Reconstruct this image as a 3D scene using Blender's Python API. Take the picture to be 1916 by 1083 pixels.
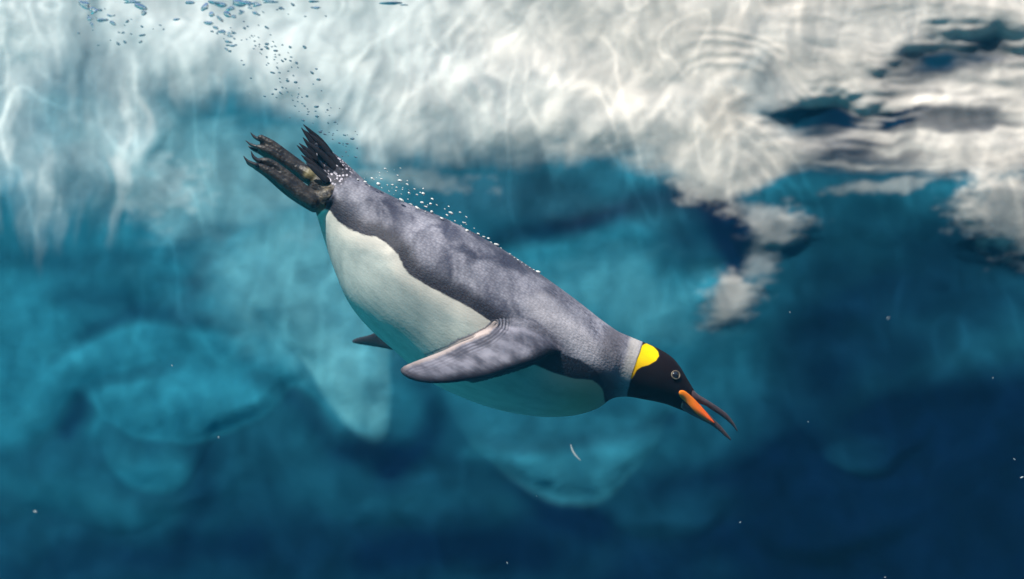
import bpy, bmesh, math, random
import numpy as np
from mathutils import Vector, Matrix
from mathutils.bvhtree import BVHTree

random.seed(7)
rng = np.random.default_rng(7)
scene = bpy.context.scene
for o in list(bpy.data.objects):
    bpy.data.objects.remove(o)

# ------------------------------------------------------------------ camera
CAMZ = 1.70                      # the lens is 1.7 m above the pool floor
F = 2948.0                       # focal length in photo pixels
CX, CY = 958.0, 541.5
D = 2.60                         # distance of the penguin
DW = 4.40                        # distance of the ice wall's back plane
WATER_Z = 2.505

cam_d = bpy.data.cameras.new('camera')
cam = bpy.data.objects.new('camera', cam_d)
scene.collection.objects.link(cam)
cam.location = (0, 0, CAMZ)
cam.rotation_euler = (math.radians(90), 0, 0)
cam_d.sensor_width = 36.0
cam_d.lens = 36.0 * F / 1916.0
cam_d.clip_start = 0.05
cam_d.clip_end = 500
cam_d.dof.use_dof = True
cam_d.dof.focus_distance = D - 0.07
cam_d.dof.aperture_fstop = 3.0
scene.camera = cam

# ------------------------------------------------------------------ light
SUN_EL = math.radians(59)
SUN_AZ = math.radians(38)        # from the viewer's side, a little to the left
to_sun = Vector((-math.cos(SUN_EL) * math.sin(SUN_AZ), -math.cos(SUN_EL) * math.cos(SUN_AZ), math.sin(SUN_EL)))
sd = bpy.data.lights.new('sun', 'SUN')
sd.energy = 5.0
sd.angle = math.radians(0.8)
sd.color = (1.0, 0.95, 0.87)
sun = bpy.data.objects.new('sun', sd)
scene.collection.objects.link(sun)
sun.location = to_sun * 20
sun.rotation_euler = to_sun.to_track_quat('Z', 'Y').to_euler()

world = bpy.data.worlds.new('World')
scene.world = world
world.use_nodes = True
wn = world.node_tree
bg = wn.nodes['Background']
sky = wn.nodes.new('ShaderNodeTexSky')
sky.sky_type = 'NISHITA'
sky.sun_disc = False
sky.sun_elevation = SUN_EL
sky.sun_rotation = math.atan2(to_sun.x, to_sun.y)
wn.links.new(sky.outputs[0], bg.inputs[0])
bg.inputs[1].default_value = 0.15

vs = scene.view_settings
vs.view_transform = 'Standard'
vs.look = 'None'
vs.exposure = 1.06
vs.gamma = 1.0
vs.use_curve_mapping = False

cy = scene.cycles
scene.render.engine = 'CYCLES'
cy.use_denoising = True
cy.max_bounces = 7
cy.diffuse_bounces = 3
cy.glossy_bounces = 3
cy.transmission_bounces = 5
cy.transparent_max_bounces = 8
cy.volume_bounces = 1
cy.caustics_reflective = False
cy.caustics_refractive = False
cy.sample_clamp_indirect = 4.0

# ------------------------------------------------------------------ helpers
def link(name, me, mat=None, parent=None):
    o = bpy.data.objects.new(name, me)
    scene.collection.objects.link(o)
    if mat is not None:
        me.materials.append(mat)
    if parent is not None:
        o.parent = parent
        o.matrix_parent_inverse = Matrix.Translation(-parent.location)
    return o

def tag(o, label=None, cat=None, group=None, kind=None):
    if label: o['label'] = label
    if cat: o['category'] = cat
    if group: o['group'] = group
    if kind: o['kind'] = kind
    return o

def W(px, py, y=D):
    """a photo position at distance y, as a point of the pool"""
    return np.array([(px - CX) / F * y, y, CAMZ - (py - CY) / F * y])

def sstep(a, b, x):
    t = np.clip((x - a) / (b - a), 0, 1)
    return t * t * (3 - 2 * t)

_tab = np.random.default_rng(3).random((256, 256))
def vnoise(x, y, seed=0):
    x = x + seed * 17.31; y = y + seed * 9.77
    xi = np.floor(x).astype(int); yi = np.floor(y).astype(int)
    fx = x - xi; fy = y - yi
    fx = fx * fx * fx * (fx * (fx * 6 - 15) + 10); fy = fy * fy * fy * (fy * (fy * 6 - 15) + 10)
    t = lambda a, b: _tab[(a + seed * 31) % 256, (b + seed * 57) % 256]
    return (t(xi, yi) * (1 - fx) + t(xi + 1, yi) * fx) * (1 - fy) + (t(xi, yi + 1) * (1 - fx) + t(xi + 1, yi + 1) * fx) * fy

def fbm(x, y, oct=4, seed=0, gain=0.5):
    s = 0; a = 1; n = 0
    for k in range(oct):
        s = s + a * (vnoise(x * 2 ** k, y * 2 ** k, seed + k) * 2 - 1); n += a; a *= gain
    return s / n

def poly_sd(px, py, poly):
    """signed distance to a polygon, positive inside"""
    P = np.array(poly, float); Q = np.roll(P, -1, axis=0)
    dmin = np.full(px.shape, 1e9); inside = np.zeros(px.shape, bool)
    for (ax, ay), (bx, by) in zip(P, Q):
        ex, ey = bx - ax, by - ay
        t = np.clip(((px - ax) * ex + (py - ay) * ey) / (ex * ex + ey * ey + 1e-9), 0, 1)
        dmin = np.minimum(dmin, np.hypot(px - ax - t * ex, py - ay - t * ey))
        c = ((ay > py) != (by > py)) & (px < (bx - ax) * (py - ay) / (by - ay + 1e-12) + ax)
        inside ^= c
    return np.where(inside, dmin, -dmin)

def line_d(px, py, pts):
    dmin = np.full(px.shape, 1e9)
    for (ax, ay), (bx, by) in zip(pts[:-1], pts[1:]):
        ex, ey = bx - ax, by - ay
        t = np.clip(((px - ax) * ex + (py - ay) * ey) / (ex * ex + ey * ey + 1e-9), 0, 1)
        dmin = np.minimum(dmin, np.hypot(px - ax - t * ex, py - ay - t * ey))
    return dmin

def spline(pts, n):
    """Catmull-Rom through rows of pts, n samples"""
    P = np.array(pts, float); m = len(P)
    out = []
    for s in np.linspace(0, m - 1, n):
        i = min(int(s), m - 2); t = s - i
        p0 = P[max(i - 1, 0)]; p1 = P[i]; p2 = P[i + 1]; p3 = P[min(i + 2, m - 1)]
        out.append(0.5 * (2 * p1 + (p2 - p0) * t + (2 * p0 - 5 * p1 + 4 * p2 - p3) * t * t + (3 * p1 - p0 - 3 * p2 + p3) * t ** 3))
    return np.array(out)

def loft(bm, rings, cap=True):
    vr = [[bm.verts.new(p) for p in r] for r in rings]
    n = len(vr[0])
    for a, b in zip(vr[:-1], vr[1:]):
        for i in range(n):
            bm.faces.new((a[i], a[(i + 1) % n], b[(i + 1) % n], b[i]))
    if cap:
        bm.faces.new(vr[0][::-1]); bm.faces.new(vr[-1])

def ring_between(a, b, yhalf, nseg=24, power=1.0):
    a = np.asarray(a); b = np.asarray(b)
    c = (a + b) / 2; h = (a - b) / 2
    r = []
    for k in range(nseg):
        th = 2 * math.pi * k / nseg
        ct, st = math.cos(th), math.sin(th)
        ct = math.copysign(abs(ct) ** power, ct); st = math.copysign(abs(st) ** power, st)
        r.append(c + h * ct + np.array([0, yhalf * st, 0]))
    return r

def tube(bm, pts, rads, nseg=14, flat=1.0, flat_dir=(0, 1, 0)):
    """round-ended tapered tube through 3-D pts; flat squeezes it along flat_dir"""
    P = [np.asarray(p, float) for p in pts]
    rings = []
    N = len(P)
    fd = np.array(flat_dir, float)
    for i in range(N):
        t = P[min(i + 1, N - 1)] - P[max(i - 1, 0)]
        t /= np.linalg.norm(t) + 1e-12
        u = fd - t * np.dot(fd, t); u /= np.linalg.norm(u) + 1e-12
        v = np.cross(t, u)
        def mk(c, r):
            return [c + u * (r * flat * math.cos(2 * math.pi * k / nseg)) + v * (r * math.sin(2 * math.pi * k / nseg)) for k in range(nseg)]
        r = rads[i]
        if i == 0:
            for q in (0.15, 0.6, 0.9):
                rings.append(mk(P[0] - t * r * math.sqrt(1 - q * q), r * q))
        rings.append(mk(P[i], r))
        if i == N - 1:
            for q in (0.9, 0.6, 0.15):
                rings.append(mk(P[i] + t * r * math.sqrt(1 - q * q), r * q))
    loft(bm, rings)

def bm_mesh(name, bm, smooth=True):
    bmesh.ops.recalc_face_normals(bm, faces=bm.faces)
    me = bpy.data.meshes.new(name)
    bm.to_mesh(me); bm.free()
    if smooth:
        me.polygons.foreach_set('use_smooth', [True] * len(me.polygons))
    return me

class NT:
    """small node-tree writer"""
    def __init__(self, mat):
        mat.use_nodes = True
        self.t = mat.node_tree; self.t.nodes.clear()
        self.out = self.t.nodes.new('ShaderNodeOutputMaterial')
    def n(self, typ, **kw):
        nd = self.t.nodes.new(typ)
        for k, v in kw.items():
            if k.startswith('i_'):
                key = k[2:].replace('_', ' ')
                self.set(nd.inputs[key], v)
            elif k.startswith('x'):
                self.set(nd.inputs[int(k[1:])], v)
            else:
                setattr(nd, k, v)
        return nd
    def set(self, sock, v):
        if isinstance(v, bpy.types.NodeSocket):
            self.t.links.new(v, sock)
        else:
            sock.default_value = v
    def attr(self, name):
        return self.n('ShaderNodeAttribute', attribute_name=name)
    def math(self, op, a, b=0.0, c=0.0, clamp=False):
        return self.n('ShaderNodeMath', operation=op, use_clamp=clamp, x0=a, x1=b, x2=c).outputs[0]
    def mix(self, f, a, b):
        nd = self.n('ShaderNodeMix', data_type='RGBA')
        self.set(nd.inputs[0], f); self.set(nd.inputs[6], a); self.set(nd.inputs[7], b)
        return nd.outputs[2]
    def step(self, v, lo, hi):
        nd = self.n('ShaderNodeMapRange', interpolation_type='SMOOTHSTEP')
        self.set(nd.inputs[0], v); self.set(nd.inputs[1], lo); self.set(nd.inputs[2], hi)
        return nd.outputs[0]
    def noise(self, vec, scale, detail=3.0, rough=0.5, dist=0.0):
        nd = self.n('ShaderNodeTexNoise', i_Scale=scale, i_Detail=detail, i_Roughness=rough, i_Distortion=dist)
        self.set(nd.inputs['Vector'], vec)
        return nd

def rgb(r, g, b): return (r, g, b, 1.0)

def simple_mat(name, col, rough=0.5, var=0.25, scale=60.0, bump=0.0, spec=0.5):
    m = bpy.data.materials.new(name); t = NT(m)
    tc = t.n('ShaderNodeTexCoord')
    nz = t.noise(tc.outputs['Object'], scale, 4.0)
    c = t.mix(nz.outputs[0], rgb(*[v * (1 - var) for v in col]), rgb(*[min(1, v * (1 + var)) for v in col]))
    p = t.n('ShaderNodeBsdfPrincipled', i_Roughness=rough)
    p.inputs['Specular IOR Level'].default_value = spec
    t.set(p.inputs['Base Color'], c)
    if bump:
        b = t.n('ShaderNodeBump', i_Strength=bump, i_Distance=0.002)
        t.set(b.inputs['Height'], nz.outputs[0]); t.set(p.inputs['Normal'], b.outputs[0])
    t.set(t.out.inputs[0], p.outputs[0])
    return m

# ------------------------------------------------------------------ ice wall
def shelf_edge(px):
    xs = [-900, -400, 0, 60, 120, 180, 235, 270, 300, 340, 400, 450, 500, 560, 610, 650, 690, 740, 800, 900, 1000, 1100, 1200, 1260, 1310, 1380, 1430, 1480, 1540, 1620, 1690, 1760, 1840, 1916, 2300, 2900]
    ys = [330, 420, 408, 412, 420, 425, 360, 330, 290, 225, 195, 195, 215, 262, 275, 285, 320, 322, 308, 306, 304, 312, 322, 330, 352, 388, 350, 312, 296, 290, 302, 320, 330, 330, 340, 380]
    return np.interp(px, xs, ys)

def blob(px, py, cx, cy, rx, ry, ang=0.0):
    a = math.radians(ang); dx = px - cx; dy = py - cy
    u = (dx * math.cos(a) + dy * math.sin(a)) / rx; v = (-dx * math.sin(a) + dy * math.cos(a)) / ry
    return np.hypot(u, v)

def dome(d): return np.sqrt(np.clip(1 - d * d, 0, 1))

def nodule(px, py, x, y, w, h, lean=0.0, rim=0.3):
    """a hanging ice bulge: swelling slowly downwards over h, then rounding under at a lower rim at y"""
    dx = (px - x - lean * (y - py)) / w
    d = y - 0.60 * h * np.clip(np.abs(dx), 0, 1.6) ** 2.2 - py      # height above the lower rim
    under = sstep(0, rim * h, d)
    ramp = np.exp(-(np.clip(d - 0.5 * rim * h, 0, None) / (0.85 * h)) ** 1.6)
    return under * ramp * np.exp(-np.abs(dx) ** 2.6 * 1.1)

# x, y of the lower rim, half width, height, swell in metres, lean, blue painted paler as sunlit by
NODULES = [(335, 838, 195, 150, .030, .10, 1.0), (695, 830, 105, 330, .026, -.34, 1.1), (1068, 958, 140, 130, .020, -.1, .85), (1622, 896, 95, 90, .016, 0, .55), (285, 935, 85, 110, .012, 0, .45), (240, 990, 230, 110, .012, 0, .12),
           (1530, 1066, 190, 120, .018, .25, .16), (1235, 1020, 120, 110, .014, 0, .14), (1200, 680, 250, 220, .016, -.3, .30), (470, 640, 230, 220, .010, .2, .10), (800, 1010, 240, 120, .010, 0, .10)]
# folds of the ice: polyline, width, shading painted into the blue (minus is paler), swell in metres
FOLDS = [([(70, 780), (110, 700), (190, 648), (300, 628), (420, 640), (520, 668), (590, 705)], 24, -.34, .010), ([(40, 770), (80, 680), (160, 622), (270, 590), (390, 612), (490, 642), (560, 668)], 22, .30, -.006),
         ([(120, 800), (155, 728), (240, 700), (335, 668)], 22, .30, -.006), ([(170, 800), (215, 735), (300, 712)], 14, -.18, .004), ([(0, 600), (30, 660), (40, 740), (20, 800)], 40, -.35, .006),
         ([(0, 560), (120, 540), (240, 560)], 30, .16, -.004), ([(0, 490), (140, 500), (300, 470), (430, 430)], 22, .14, -.004), ([(935, 456), (1060, 425), (1187, 388), (1290, 360)], 26, .28, -.006),
         ([(880, 520), (1020, 480), (1180, 440), (1330, 400)], 24, -.10, .004), ([(1340, 390), (1370, 440), (1372, 520), (1345, 590)], 30, .40, -.008), ([(500, 640), (565, 690), (610, 735), (636, 790)], 24, -.30, .004),
         ([(480, 700), (545, 735), (600, 790), (650, 835), (720, 850)], 34, .26, -.004), ([(790, 700), (810, 770), (790, 830), (730, 870)], 30, .22, -.004), ([(880, 850), (960, 845), (1010, 862), (1040, 905)], 16, -.14, .004),
         ([(930, 838), (1060, 828), (1160, 815), (1260, 790)], 18, .12, -.003), ([(960, 880), (985, 920), (1040, 965), (1120, 985)], 26, .16, -.003), ([(1200, 860), (1340, 830), (1500, 770), (1640, 700)], 34, -.12, .004),
         ([(1230, 920), (1400, 880), (1560, 800), (1760, 740)], 30, .10, -.003), ([(1560, 790), (1720, 690), (1900, 640)], 40, -.14, .004), ([(1640, 940), (1760, 850), (1916, 790)], 50, .16, -.003),
         ([(0, 900), (140, 930), (250, 980), (380, 985)], 28, -.12, .003), ([(380, 850), (390, 920), (350, 1000)], 30, .16, -.003), ([(120, 1040), (300, 1050), (480, 1020)], 30, .10, 0),
         ([(640, 960), (780, 930), (940, 950)], 30, -.08, .003), ([(700, 1040), (860, 1010), (1000, 1040)], 34, .16, 0), ([(1300, 1020), (1440, 990), (1540, 1040)], 30, .10, 0),
         ([(440, 560), (520, 520), (560, 460)], 40, -.14, .005), ([(300, 520), (400, 545), (520, 600)], 18, .14, -.003), ([(420, 450), (380, 500), (350, 560)], 16, .14, -.003), ([(1480, 640), (1600, 560), (1750, 520)], 46, .10, 0)]

def warp(px, py):
    return px + 30 * fbm(px / 110, py / 110, 3, 1), py + 24 * fbm(px / 100, py / 100, 3, 5)

def wall_depth(px, py):
    X, Y = warp(px, py)
    e = shelf_edge(X)
    top = 1 - sstep(-110, 45, Y - e)
    p = 0.004 * top * (1 - 0.25 * sstep(-120, -420, Y - e))
    p = p + 0.014 * fbm(px / 260, py / 190, 2, 9) + 0.005 * fbm(X / 90, Y / 80, 2, 12)
    # flowing folds in the white band: long soft creases, steeper on the left, layered on the right
    left = 1 - sstep(300, 620, px); right = sstep(1350, 1560, px)
    f1 = fbm(X / 34 + 0.9 * fbm(px / 130, py / 130, 2, 91), Y / 230, 3, 93); f2 = fbm(X / 210, Y / 26 + 0.8 * fbm(px / 120, py / 120, 2, 95), 3, 97)
    f3 = fbm((X + 0.8 * Y) / 50, (Y - 0.8 * X) / 260, 3, 99)
    p = p + top * (0.004 * left * f1 + 0.005 * right * f2 + 0.004 * (1 - left) * (1 - right) * f3)
    p = p + 0.01 * top * dome(blob(X, Y, 900, 200, 340, 120)) ** 3.5 + 0.012 * top * dome(blob(X, Y, 1370, 240, 140, 170, 10)) ** 3.5
    p = p + 0.012 * top * dome(blob(X, Y, 420, 120, 210, 110)) ** 3.5 + 0.015 * top * dome(blob(X, Y, 120, 290, 200, 160)) ** 3.5
    p = p + 0.01 * top * dome(blob(X, Y, 1790, 290, 210, 75)) ** 3.5
    # fine raised arcs imitating ripple light on the shelf
    for rr in (148, 166, 188, 206):
        r = np.hypot((X - 1330) / 1.0, (Y - 262) / 1.02)
        p = p + 0.0025 * np.exp(-((r - rr) / 5.0) ** 2) * sstep(120, 220, X - 1130) * sstep(20, 90, 262 - Y)
    for k in range(9):  # fan of raised lines imitating caustic streaks
        xa = 700 + 24 * k; dxx = X - (xa + (k - 4) * 0.11 * (Y - 60))
        p = p + 0.0022 * np.exp(-(dxx / 6.0) ** 2) * sstep(30, 90, Y) * sstep(290, 180, Y)
    # hollows shaped for the dark surface reflections on the right
    hs = 0.12 * fbm(px / 110, py / 15, 2, 25) + 0.25 * fbm(px / 60, py / 40, 3, 26)
    p = p - 0.03 * (1 - sstep(0.3, 1.5, blob(X, Y, 1550, 218, 95, 42, -4) + hs)) - 0.03 * (1 - sstep(0.3, 1.5, blob(X, Y, 1770, 122, 150, 52, -12) + hs))
    for (x, y, w, h, am, ln, pale) in NODULES:
        p = p + 0.68 * am * nodule(X, Y, x, y, w, h, ln, max(0.45, 3.6 * am / (h * 0.00149)))
    fx, fy = px + 14 * fbm(px / 120, py / 120, 2, 71), py + 14 * fbm(px / 120, py / 120, 2, 73)
    for pts, wd, dc, sw in FOLDS:
        if sw:
            p = p + 0.55 * sw * np.exp(-(line_d(fx, fy, pts) / (1.3 * wd)) ** 2)
    # low lumps under the painted sunlit patches right of the arch
    hl = 0.1 * fbm(px / 50, py / 22, 2, 27)
    p = p + 0.015 * (1 - sstep(0.3, 1.2, blob(X, Y, 1452, 436, 80, 46, -18) + hl)) + 0.018 * (1 - sstep(0.3, 1.2, blob(X, Y, 1380, 562, 76, 68, -25) + hl))
    p = p + 0.0 * (1 - sstep(0.3, 1.2, blob(X, Y, 1655, 345, 55, 30, -15) + hl)) + 0.02 * (1 - sstep(0.4, 1.2, blob(X, Y, 1890, 400, 125, 92, 18) + hl))
    p = p - 0.04 * sstep(1380, 1600, px) * sstep(340, 520, py)
    return p

def wall_painted_tone(px, py):
    """fraction of painted sunlit white (0 blue ice, 1 white), blue depth with painted shade, greyness of the white"""
    X, Y = warp(px, py)
    streak_v = fbm(X / 30, Y / 210, 4, 21)            # upright light streaks on the left side
    streak_h = fbm(X / 170, Y / 16, 4, 25)            # level streaks of the reflections on the right
    left = 1 - sstep(250, 600, px)
    right = sstep(1380, 1560, px)
    mid = (1 - left) * (1 - right)
    Ys = Y + 75 * left * streak_v + 46 * right * streak_h + mid * (20 * fbm(px / 70, py / 24, 4, 29) + 10 * fbm(px / 16, py / 60, 3, 30))
    e = shelf_edge(X) + 25 * left
    tongue = sstep(1180, 1290, px) * (1 - sstep(1440, 1520, px))
    soft = 80 + 90 * left - 20 * right - 45 * tongue
    lit = 1 - sstep(-soft, 16, Ys - e)  # sunlit and reflecting top band, painted white
    blue_streak = sstep(-0.3, 0.35, streak_v + 0.6 * fbm(px / 120, py / 90, 3, 31))  # upright streaks of light, painted into the white on the left
    lit = lit * (1 - left * 0.50 * blue_streak * sstep(60, 200, py))
    lit = lit * (1 - 0.62 * (1 - sstep(0.3, 1.3, blob(X, Y, 130, 170, 90, 170, 18) + 0.5 * streak_v)))
    lit = lit * (1 - 0.8 * (1 - sstep(0.4, 1.35, blob(X, Y, 440, 258, 170, 66, 6) + 0.7 * streak_v)))
    # dark surface reflections on the right, painted as blue gaps in the white
    hs = 0.55 * streak_h + 0.3 * fbm(px / 60, py / 40, 3, 26)
    h1 = 1 - sstep(0.2, 1.55, blob(X, Y, 1550, 218, 95, 42, -4) + hs); h2 = 1 - sstep(0.2, 1.55, blob(X, Y, 1770, 120, 150, 50, -12) + hs)
    h3 = 0.75 * (1 - sstep(0.45, 1.25, blob(X, Y, 1800, 205, 150, 30, -6) + hs)); h4 = 0.45 * (1 - sstep(0.3, 1.3, blob(X, Y, 1440, 170, 80, 50, 30) + hs))
    lit = lit * (1 - np.clip(h1 + h2 + h3 + h4, 0, 1))
    lit = np.maximum(lit, 0.9 * (1 - sstep(0.4, 1.15, blob(X, Y, 1855, 150, 85, 26, -5) + 0.7 * hs)))
    lit_edge = 0.5 * fbm(px / 40, py / 18, 4, 35) + 0.2 * fbm(px / 14, py / 10, 3, 36)
    for (cx, cy, rx, ry, an, am) in ((1335, 345, 80, 50, 25, .70), (1425, 408, 60, 34, 20, .40), (1450, 432, 80, 42, -20, .45), (1415, 495, 42, 70, 25, .30), (1378, 565, 72, 64, -28, .50), (1660, 338, 110, 20, -10, .45), (1890, 392, 120, 88, 18, .88), (800, 335, 110, 28, 4, .34), (720, 330, 60, 24, 8, .34), (300, 345, 110, 70, 5, .35)):
        lit = np.maximum(lit, (1 - sstep(0.35, 1.15, blob(X, Y, cx, cy, rx, ry, an) + lit_edge)) * am)  # sunlit patches painted as white
    lit = np.maximum(lit, 0.02 * (1 - sstep(0.2, 1.2, blob(X, Y, 620, 640, 110, 190, -26))))
    lit = np.maximum(lit, 0.04 * (1 - sstep(0.2, 1.3, blob(X, Y, 540, 480, 240, 180, 30) + 0.5 * fbm(px / 90, py / 60, 3, 37))))
    # thin grey-white tint under the shelf, painted in for fill light
    lit = np.maximum(lit, 0.015 * (1 - sstep(0.2, 1.25, blob(X, Y, 950, 350, 480, 100, 3) + 0.4 * fbm(px / 120, py / 40, 3, 38))))
    lit = np.maximum(lit, 0.14 * (1 - sstep(0.3, 1.3, blob(X, Y, 380, 310, 330, 130, 8) + 0.5 * fbm(px / 80, py / 50, 3, 39))))
    grey = np.clip(0.35 + 0.6 * fbm(X / 160, Y / 70, 3, 51) + 0.5 * sstep(-90, 0, Y - e), 0, 1)  # shading along the lower edge painted as greyness
    grey = np.maximum(grey, 1.5 * (1 - sstep(0.2, 1.2, blob(X, Y, 1355, 225, 60, 70, 20))))
    deep = 0.02 + 0.50 * sstep(520, 930, py + 80 * fbm(px / 260, py / 140, 3, 41)) + 0.52 * sstep(1300, 1560, px) * sstep(300, 460, py)  # dimming of light with depth, painted as darker blue
    deep = deep + 0.16 * fbm(X / 190, Y / 90, 3, 44) + 0.36 * (1 - sstep(0.3, 1.2, blob(X, Y, 1010, 390, 430, 110, 3))) + 0.45 * (1 - sstep(0.3, 1.2, blob(X, Y, 1320, 430, 110, 130, 25))) + 0.75 * right * (1 - sstep(280, 360, py)) + 0.3 * (1 - sstep(0.3, 1.2, blob(X, Y, 420, 330, 260, 110, 3))) + 0.18 * (1 - sstep(.3, 1.2, blob(X, Y, 230, 560, 230, 90, 15)))  # arch shade and dark reflections painted into the blue
    deep = deep + 0.16 * sstep(700, 1050, py + 0.25 * (px - 900)) + 0.3 * sstep(1450, 1900, px) * sstep(700, 1050, py) + 0.10 * sstep(850, 1080, py)  # more painted dimming towards the lower right
    fx, fy = px + 14 * fbm(px / 120, py / 120, 2, 71), py + 14 * fbm(px / 120, py / 120, 2, 73)
    thin = 0.9 + 0.35 * fbm(px / 70, py / 45, 3, 75)
    for (x, y, w, h, am, ln, pale) in NODULES:
        deep = deep - pale * nodule(0.5 * (px + X), 0.5 * (py + Y), x, y, w, h, ln, 0.20)  # bulges painted paler as if the sun caught them
    for pts, wd, dc, sw in FOLDS:
        deep = deep + 1.5 * dc * thin * np.exp(-(line_d(fx, fy, pts) / wd) ** 2)  # light on ridges and shade in creases, painted into the blue
    colm = nodule(0.5 * (px + X), 0.5 * (py + Y), 695, 830, 100, 330, -.34, 0.13)
    pale = 1.0 * colm * (0.85 + 0.5 * fbm(px / 40, py / 90, 3, 77))  # column painted pale as a sunlit bulge
    pale = np.maximum(pale, 0.50 * (1 - sstep(0.2, 1.25, blob(X, Y, 560, 520, 150, 190, -25) + 0.35 * fbm(px / 60, py / 50, 3, 79))))
    pale = np.maximum(pale, 0.45 * (1 - sstep(0.3, 1.3, blob(X, Y, 380, 310, 330, 130, 8) + 0.5 * fbm(px / 80, py / 50, 3, 39))))
    pale = np.maximum(pale, 0.25 * (1 - sstep(0.2, 1.2, blob(X, Y, 1190, 560, 190, 100, 15) + 0.35 * fbm(px / 70, py / 40, 3, 81))))
    pale = np.maximum(pale, 0.12 * nodule(0.5 * (px + X), 0.5 * (py + Y), 1068, 958, 140, 130, -.1, 0.16))
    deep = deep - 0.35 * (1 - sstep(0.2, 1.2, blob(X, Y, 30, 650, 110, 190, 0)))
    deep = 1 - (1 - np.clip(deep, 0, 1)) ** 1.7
    warm = np.clip(sstep(500, 1250, px + 120 * fbm(px / 200, py / 120, 3, 55)), 0, 1)
    return np.clip(lit, 0, 1), deep, np.clip(grey, 0, 1), warm, np.clip(pale, 0, 1)

def build_wall():
    xs = np.concatenate([np.linspace(-7.0, -1.75, 60)[:-1], np.linspace(-1.75, 1.75, 560), np.linspace(1.75, 7.0, 60)[1:]])
    zs = np.concatenate([np.linspace(-0.3, 0.72, 50)[:-1], np.linspace(0.72, 2.62, 330), np.linspace(2.62, 2.95, 14)[1:]])
    X, Z = np.meshgrid(xs, zs)
    p = np.zeros_like(X)
    for _ in range(8):
        px = CX + X / (DW - p) * F; py = CY - (Z - CAMZ) / (DW - p) * F
        p = 0.5 * p + 0.5 * wall_depth(px, py)
    px = CX + X / (DW - p) * F; py = CY - (Z - CAMZ) / (DW - p) * F
    lit, deep, grey, warm, pale = wall_painted_tone(px, py)
    # the wall curves round the pool at its far ends
    curve = 0.10 * np.clip(np.abs(X) - 2.2, 0, None) ** 2
    Y = DW - p - curve
    nz_, nx_ = X.shape
    co = np.stack([X, Y, Z], -1).reshape(-1, 3)
    idx = np.arange(nx_ * nz_).reshape(nz_, nx_)
    faces = np.stack([idx[:-1, :-1], idx[:-1, 1:], idx[1:, 1:], idx[1:, :-1]], -1).reshape(-1, 4)
    me = bpy.data.meshes.new('ice_wall')
    me.from_pydata(co.tolist(), [], faces.tolist())
    me.polygons.foreach_set('use_smooth', [True] * len(me.polygons))
    for nm, arr in (('lit_white', lit), ('deep', deep), ('grey', grey), ('warm', warm), ('pale', pale)):
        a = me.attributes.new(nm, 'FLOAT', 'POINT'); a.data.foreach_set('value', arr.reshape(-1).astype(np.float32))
    m = bpy.data.materials.new('painted_ice'); t = NT(m)
    tc = t.n('ShaderNodeTexCoord')
    obj = tc.outputs['Object']
    n1 = t.noise(obj, 6.0, 2.0, 0.5, 0.8); n2 = t.noise(obj, 40.0, 4.0, 0.6)
    fr_ = t.math('ADD', t.attr('lit_white').outputs['Fac'], t.math('MULTIPLY', t.attr('lit_white').outputs['Fac'], t.math('MULTIPLY', t.math('SUBTRACT', n2.outputs[0], 0.5), 0.25)))
    fr_ = t.math('MULTIPLY', fr_, 1.0, clamp=True)
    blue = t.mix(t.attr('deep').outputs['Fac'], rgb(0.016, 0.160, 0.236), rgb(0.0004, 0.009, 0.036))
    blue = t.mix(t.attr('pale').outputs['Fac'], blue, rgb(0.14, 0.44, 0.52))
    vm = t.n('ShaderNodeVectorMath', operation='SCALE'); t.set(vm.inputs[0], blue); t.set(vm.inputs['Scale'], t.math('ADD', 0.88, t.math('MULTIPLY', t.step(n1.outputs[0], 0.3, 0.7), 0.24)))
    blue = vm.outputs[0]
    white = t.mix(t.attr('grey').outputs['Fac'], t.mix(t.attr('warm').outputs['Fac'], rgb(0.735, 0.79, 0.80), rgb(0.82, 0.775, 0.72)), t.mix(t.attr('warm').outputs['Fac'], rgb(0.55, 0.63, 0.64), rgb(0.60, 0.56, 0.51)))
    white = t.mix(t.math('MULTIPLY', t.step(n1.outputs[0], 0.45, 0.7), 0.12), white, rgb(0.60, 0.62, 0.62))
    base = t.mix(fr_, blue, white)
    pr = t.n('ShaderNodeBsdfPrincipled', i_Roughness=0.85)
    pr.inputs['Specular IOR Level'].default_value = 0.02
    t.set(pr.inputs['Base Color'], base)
    b = t.n('ShaderNodeBump', i_Strength=0.25, i_Distance=0.006)
    t.set(b.inputs['Height'], n2.outputs[0]); t.set(pr.inputs['Normal'], b.outputs[0])
    t.set(t.out.inputs[0], pr.outputs[0])
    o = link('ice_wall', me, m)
    tag(o, 'artificial ice wall with painted sunlit white overhanging shelf above turquoise and blue bulges', 'ice wall')
    return o

build_wall()

# ------------------------------------------------------------------ pool round the camera
def box_sheet(name, quads, mat, label, cat=None):
    bm = bmesh.new()
    for q in quads:
        bm.faces.new([bm.verts.new(p) for p in q])
    o = link(name, bm_mesh(name, bm, False), mat)
    tag(o, label, cat, kind='structure')
    return o

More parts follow.
